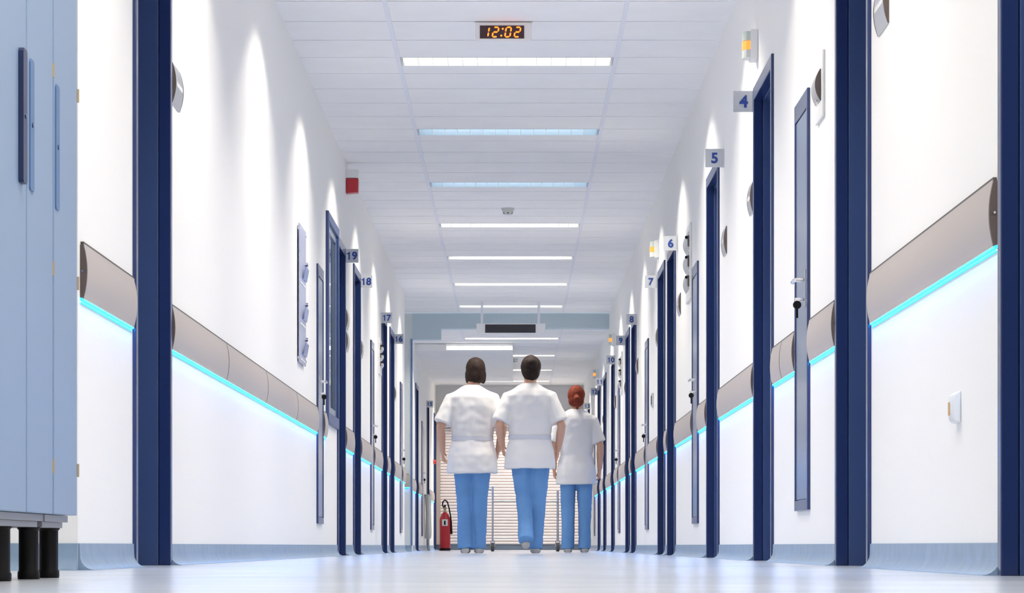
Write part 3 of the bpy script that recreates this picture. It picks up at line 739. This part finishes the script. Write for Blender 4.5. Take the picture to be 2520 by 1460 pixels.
lb_.rings([[(ex + .0800 * math.sin(a_), ey - .0800 * math.cos(a_), zz) for a_ in [(-.55 + 1.1 * k / nn) for k in range(nn + 1)]] + [(ex + .0792 * math.sin(a_), ey - .0792 * math.cos(a_), zz) for a_ in [(.55 - 1.1 * k / nn) for k in range(nn + 1)]] for zz in (.36, .455)]); lab = ob('instruction_label', lb_, M['paper'], r)
mb = MB(); mb.box(ex - .012, ex + .012, ey - .0815, ey - .079, .375, .435); ob('pictogram', mb, M['black'], lab)

# ------------------------------------------------------------------ white bag on a stand at the far left wall
bx, by = -1.245, 44.2
r = thing('bag_stand', 'white plastic bag hanging in a thin metal stand near doorway 15', 'bag stand', (bx, by, 0))
mb = MB(); sec = []
for k, (zz, rx, ry) in enumerate(((.165, .03, .04), (.18, .042, .09), (.24, .044, .12), (.45, .040, .13), (.62, .036, .12), (.72, .045, .15), (.78, .050, .17), (.80, .048, .17))): sec.append((bx, by, zz, rx, ry))
mb.loft(sec, 24)
for v_ in mb.bm.verts:
    d_ = noise.noise(v_.co * 14) * .008; v_.co.x += d_; v_.co.y += d_
ob('bag', mb, M['bag'], r, smooth=60)
mb = MB(); mb.rings([[(bx + .053 * math.cos(t), by + .175 * math.sin(t), z_) for t in [2 * PI * k / 24 for k in range(24)]] for z_ in (.785, .805)]); ob('ring', mb, M['steel'], r)
for yy in (by - .17, by + .17):
    mb = MB(); mb.tube([(bx, yy, .0), (bx, yy, .80)], .007, 8); ob('leg', mb, M['steel'], r)

# ------------------------------------------------------------------ people
def fused(name, mb, m, parent, voxel, smooth_it=2, wob=0.0, wscale=9.0, origin=None):
    """join overlapping shapes into one continuous skin"""
    bm = mb.bm; bmesh.ops.recalc_face_normals(bm, faces=bm.faces[:])
    me = bpy.data.meshes.new(name + '_src'); bm.to_mesh(me); bm.free()
    t = bpy.data.objects.new(name + '_src', me); COL.objects.link(t)
    md = t.modifiers.new('r', 'REMESH'); md.mode = 'VOXEL'; md.voxel_size = voxel
    ms = t.modifiers.new('s', 'SMOOTH'); ms.iterations = smooth_it; ms.factor = 0.5
    bpy.context.view_layer.update()
    out = bpy.data.meshes.new_from_object(t.evaluated_get(bpy.context.evaluated_depsgraph_get()))
    bpy.data.objects.remove(t); bpy.data.meshes.remove(me)
    if wob:
        nrm_ = [v_.normal.copy() for v_ in out.vertices]
        for v_, n_v in zip(out.vertices, nrm_):
            c = v_.co.copy(); s_ = noise.noise(Vector((c.x * wscale, c.y * wscale, c.z * wscale * .45))) + .5 * noise.noise(c * wscale * 2.1)
            v_.co = c + n_v * (s_ * wob)
    for f in out.polygons: f.use_smooth = True
    out.name = name
    out.materials.clear(); out.materials.append(m)
    o = bpy.data.objects.new(name, out); COL.objects.link(o); o.parent = parent
    return o

def hand(mb, wrist, elbow, side_, curl=0.5):
    """palm, four unequal bent fingers and a thumb; the hand continues the forearm"""
    Wp = Vector(wrist); d = (Wp - Vector(elbow)).normalized()
    lat = Vector((0, 1, 0)); lat = (lat - d * lat.dot(d)).normalized()        # knuckle row, index forward
    nrm = d.cross(lat).normalized()
    if nrm.x * side_ > 0: nrm = -nrm                                          # palm looks towards the body
    pc = Wp + d * .045
    R = []
    for t, hw, hn in ((-.01, .024, .020), (.02, .034, .017), (.055, .042, .016), (.088, .040, .013)):
        c = Wp + d * t
        R.append([tuple(c + lat * hw * math.cos(2 * PI * k / 12) + nrm * hn * math.sin(2 * PI * k / 12)) for k in range(12)])
    mb.rings(R)
    for k, (off, L) in enumerate(((.030, .070), (.011, .078), (-.009, .072), (-.028, .056))):
        p = Wp + d * .080 + lat * off; pts = [tuple(p)]; a_ = .15
        for j, fr in enumerate((.42, .33, .25)):
            a_ += curl * (.55 + .12 * k)
            p = p + (d * math.cos(a_) + nrm * math.sin(a_)) * L * fr; pts.append(tuple(p))
        mb.tube(pts, [.0092, .0088, .0082, .0066], 8)
    p = Wp + d * .022 + lat * .030
    mb.tube([tuple(p), tuple(p + d * .030 + lat * .022 + nrm * .010), tuple(p + d * .058 + lat * .026 + nrm * .022), tuple(p + d * .078 + lat * .022 + nrm * .030)], [.013, .011, .0095, .0075], 8)

def person(label, loc, k, hairm, arms, legs, hem, build=1.0, hair='bob', tilt=(0, 0), rot=0.0, waist_shade=True):
    """upright adult 1.70 m tall times k, facing +y; arms = per side (elbow, wrist), legs = per side (hip, knee, ankle, toe pitch)"""
    r = thing('person', label, 'person', loc); r.rotation_euler = (0, 0, rot); r.scale = (k, k, k)
    b = build
    # ---- body, one continuous skin
    mb = MB()
    mb.loft([(0, 0, .86, .13 * b, .10), (0, 0, .93, .165 * b, .115), (0, 0, 1.06, .135 * b, .095), (0, 0, 1.20, .15 * b, .105), (0, 0, 1.33, .165 * b, .105), (0, -.005, 1.40, .15 * b, .085), (0, -.005, 1.44, .075, .065), (0, 0, 1.47, .056, .058)])
    tx, tyy = tilt; hc = Vector((tx, .02 + tyy, 1.592))
    mb.tube([(0, -.005, 1.42), (tx * .3, .0 + tyy * .3, 1.47), (tx * .7, .008 + tyy * .7, 1.53)], [.060, .054, .054], 16)
    mb.ell(hc, (.072, .090, .105), 24, 16)
    mb.ell(hc + Vector((0, .035, -.050)), (.050, .055, .060), 18, 12)                     # jaw
    mb.ell(hc + Vector((0, .094, -.018)), (.012, .016, .022), 10, 8)                      # nose
    mb.ell(hc + Vector((0, .086, -.058)), (.024, .010, .010), 10, 8)
    for s in (-1, 1): mb.ell(hc + Vector((s * .073, .0, -.012)), (.010, .020, .031), 10, 8)
    for s in (-1, 1):
        e, w_ = arms[s]; sh = Vector((s * .162 * b, -.005, 1.345)); e, w_ = Vector(e), Vector(w_)
        mb.ell(sh - Vector((s * .012, 0, .012)), (.046, .046, .046), 16, 10)
        mb.tube([tuple(sh), tuple(sh.lerp(e, .4)), tuple(e), tuple(e.lerp(w_, .35)), tuple(w_)], [.044, .043, .037, .038, .026], 14)
        hand(mb, w_, e, s)
        hp, kn, an, _ = [Vector(q) if isinstance(q, tuple) else q for q in legs[s]]
        mb.tube([tuple(hp), tuple(hp.lerp(kn, .5)), tuple(kn), tuple(kn.lerp(an, .3)), tuple(an)], [.088, .075, .054, .054, .036], 16)
    body = fused('body', mb, M['skin'], r, .0055)
    for s in (-1, 1):
        mb = MB(); mb.ell(hc + Vector((s * .030, .0765, .004)), (.012, .010, .0065), 12, 8); ey_ = ob('eye', mb, M['eye'], None); ey_.parent = r
        mb = MB(); mb.ell(hc + Vector((s * .030, .0845, .004)), (.0048, .0028, .0052), 10, 8); ir_ = ob('iris', mb, M['hairb'], None); ir_.location -= ey_.location; ir_.parent = ey_
        mb = MB(); mb.ell(hc + Vector((s * .031, .0815, .024)), (.019, .006, .0035), 12, 6); br_ = ob('eyebrow', mb, hairm, None); br_.parent = r
    mb = MB(); mb.ell(hc + Vector((0, .0945, -.057)), (.022, .006, .007), 12, 8); o = ob('mouth', mb, M['lip'], None); o.parent = r
    # ---- tunic with short sleeves
    mb = MB(); hz = hem
    mb.loft([(0, .0, hz, .208 * b, .150), (0, 0, hz + .03, .207 * b, .150), (0, 0, .86, .203 * b, .150), (0, 0, .96, .180 * b, .134), (0, 0, 1.00, .166 * b, .126), (0, 0, 1.05, .172 * b, .130), (0, 0, 1.15, .182 * b, .134), (0, 0, 1.28, .195 * b, .134),
             (0, -.003, 1.36, .195 * b, .120), (0, -.005, 1.405, .165 * b, .100), (0, -.005, 1.435, .115, .082), (0, -.003, 1.462, .072, .068), (0, -.003, 1.47, .064, .064)], 36, 2.4)
    for s in (-1, 1):
        e = Vector(arms[s][0]); sh = Vector((s * .160 * b, -.005, 1.350))
        mb.tube([tuple(sh + Vector((-s * .03, 0, .012))), tuple(sh), tuple(sh.lerp(e, .35)), tuple(sh.lerp(e, .80)), tuple(sh.lerp(e, .86))], [.056, .068, .072, .074, .073], 22)
    fused('tunic', mb, M['tunic'], r, .008, 6, .0085, 8)
    if waist_shade:  # band painted with the shadow of the gathered waist
        mb = MB(); n_ = 40
        rs = []
        for rr_, zz in ((1.0, .985), (1.03, .985), (1.03, 1.022), (1.0, 1.022)):
            rs.append([(math.copysign(abs(math.cos(2 * PI * q / n_)) ** (2 / 2.4), math.cos(2 * PI * q / n_)) * .170 * b * rr_, math.copysign(abs(math.sin(2 * PI * q / n_)) ** (2 / 2.4), math.sin(2 * PI * q / n_)) * .129 * rr_, zz) for q in range(n_)])
        mb.rings(rs, cap=False); o = ob('waist_shade_band', mb, M['waist_shade'], None); o.parent = r
    # ---- trousers
    mb = MB(); mb.loft([(0, 0, .80, .155 * b, .115), (0, 0, .88, .180 * b, .125), (0, 0, 1.02, .155 * b, .112)], 28)
    for s in (-1, 1):
        hp, kn, an, _ = [Vector(q) if isinstance(q, tuple) else q for q in legs[s]]
        lo = an + (an - kn).normalized() * .03
        mb.tube([tuple(hp + Vector((0, 0, .02))), tuple(hp.lerp(kn, .5)), tuple(kn), tuple(kn.lerp(an, .5)), tuple(lo)], [.098 * b, .086 * b, .070, .066, .066], 20)
    fused('trousers', mb, M['trouser'], r, .008, 4, .007, 11)
    # ---- clogs
    for s in (-1, 1):
        hp, kn, an, pitch = legs[s]; an = Vector(an)
        mb = MB(); c0 = an
        secs = []
        for t, hw, top in ((-.062, .024, .040), (-.050, .034, .055), (-.01, .036, .062), (.05, .040, .060), (.11, .046, .048), (.155, .040, .034), (.178, .022, .022)):
            ring = []
            for q in range(16):
                a_ = 2 * PI * q / 16; x_ = hw * math.cos(a_); z_ = (top / 2) * math.sin(a_) + top / 2
                z_ = max(z_, .004 if z_ < .006 else z_)
                p = Vector((x_, t, z_ - .072)); p = Matrix.Rotation(-pitch, 3, 'X') @ p
                ring.append(tuple(c0 + p))
            secs.append(ring)
        mb.rings(secs); o = ob('clog', mb, M['shoe'], None, smooth=60); o.parent = r
    # ---- hair
    mb = MB()
    mb.ell(hc + Vector((0, -.012, .018)), (.088, .100, .104), 26, 16)
    mb.ell(hc + Vector((0, -.045, -.025)), (.078, .066, .085), 22, 14)
    if hair == 'bob':
        mb.ell(hc + Vector((0, -.040, -.055)), (.084, .062, .060), 22, 14)
        for s in (-1, 1): mb.ell(hc + Vector((s * .066, -.012, -.040)), (.026, .052, .070), 14, 10)
    elif hair == 'bun':
        mb.ell(hc + Vector((.01, -.090, .045)), (.050, .048, .048), 18, 12)
        mb.ell(hc + Vector((0, -.055, -.055)), (.060, .045, .050), 18, 12)
    else:
        mb.ell(hc + Vector((0, -.050, -.045)), (.080, .058, .066), 20, 12)
        mb.tube([tuple(hc + Vector((0, -.10, .0))), tuple(hc + Vector((.005, -.135, -.02))), tuple(hc + Vector((.008, -.130, -.08))), tuple(hc + Vector((.006, -.115, -.13)))], [.026, .034, .030, .010], 14)
    # open the face
    h = fused('hair', mb, hairm, r, .006, 2, .004, 38)
    for v_ in h.data.vertices:
        q = v_.co - hc
        if q.y > .045 and q.z < .055: v_.co.y = hc.y + .045 - (q.y - .045) * .25
    return r

# walking away from the camera, side by side
person('dark-haired person in white tunic and blue trousers, leftmost of three walking away', (-.375, 26.9, 0), 1.0, M['hairb'],
       {-1: ((-.275, -.05, 1.10), (-.262, .10, .90)), 1: ((.270, -.06, 1.10), (.225, .08, .90))},
       {-1: ((-.080, .0, .90), (-.068, .05, .50), (-.060, -.03, .072), 0.0), 1: ((.080, .0, .90), (.062, .02, .50), (.058, .02, .072), 0.0)},
       .70, 1.06, 'bob', (.03, .01))
person('dark-haired person with hair bun in white tunic, middle of three walking away', (.125, 26.6, 0), 1.0, M['hairc'],
       {-1: ((-.265, -.06, 1.10), (-.235, .12, .93)), 1: ((.275, -.05, 1.10), (.245, .06, .90))},
       {-1: ((-.085, .0, .90), (-.050, .04, .50), (-.035, -.22, .135), -0.75), 1: ((.085, .0, .90), (.070, .05, .49), (.050, .04, .072), 0.0)},
       .735, 1.06, 'bun', (.01, .01))
person('red-haired smaller person in long white tunic, rightmost of three walking away', (.585, 29.6, 0), .94, M['hairr'],
       {-1: ((-.235, -.03, 1.09), (-.225, .02, .86)), 1: ((.245, -.03, 1.09), (.240, .03, .86))},
       {-1: ((-.085, .0, .90), (-.085, .01, .49), (-.085, .0, .072), 0.0), 1: ((.085, .0, .90), (.085, .01, .49), (.085, -.02, .072), 0.0)},
       .70, .98, 'tail', (.0, .01), waist_shade=False)
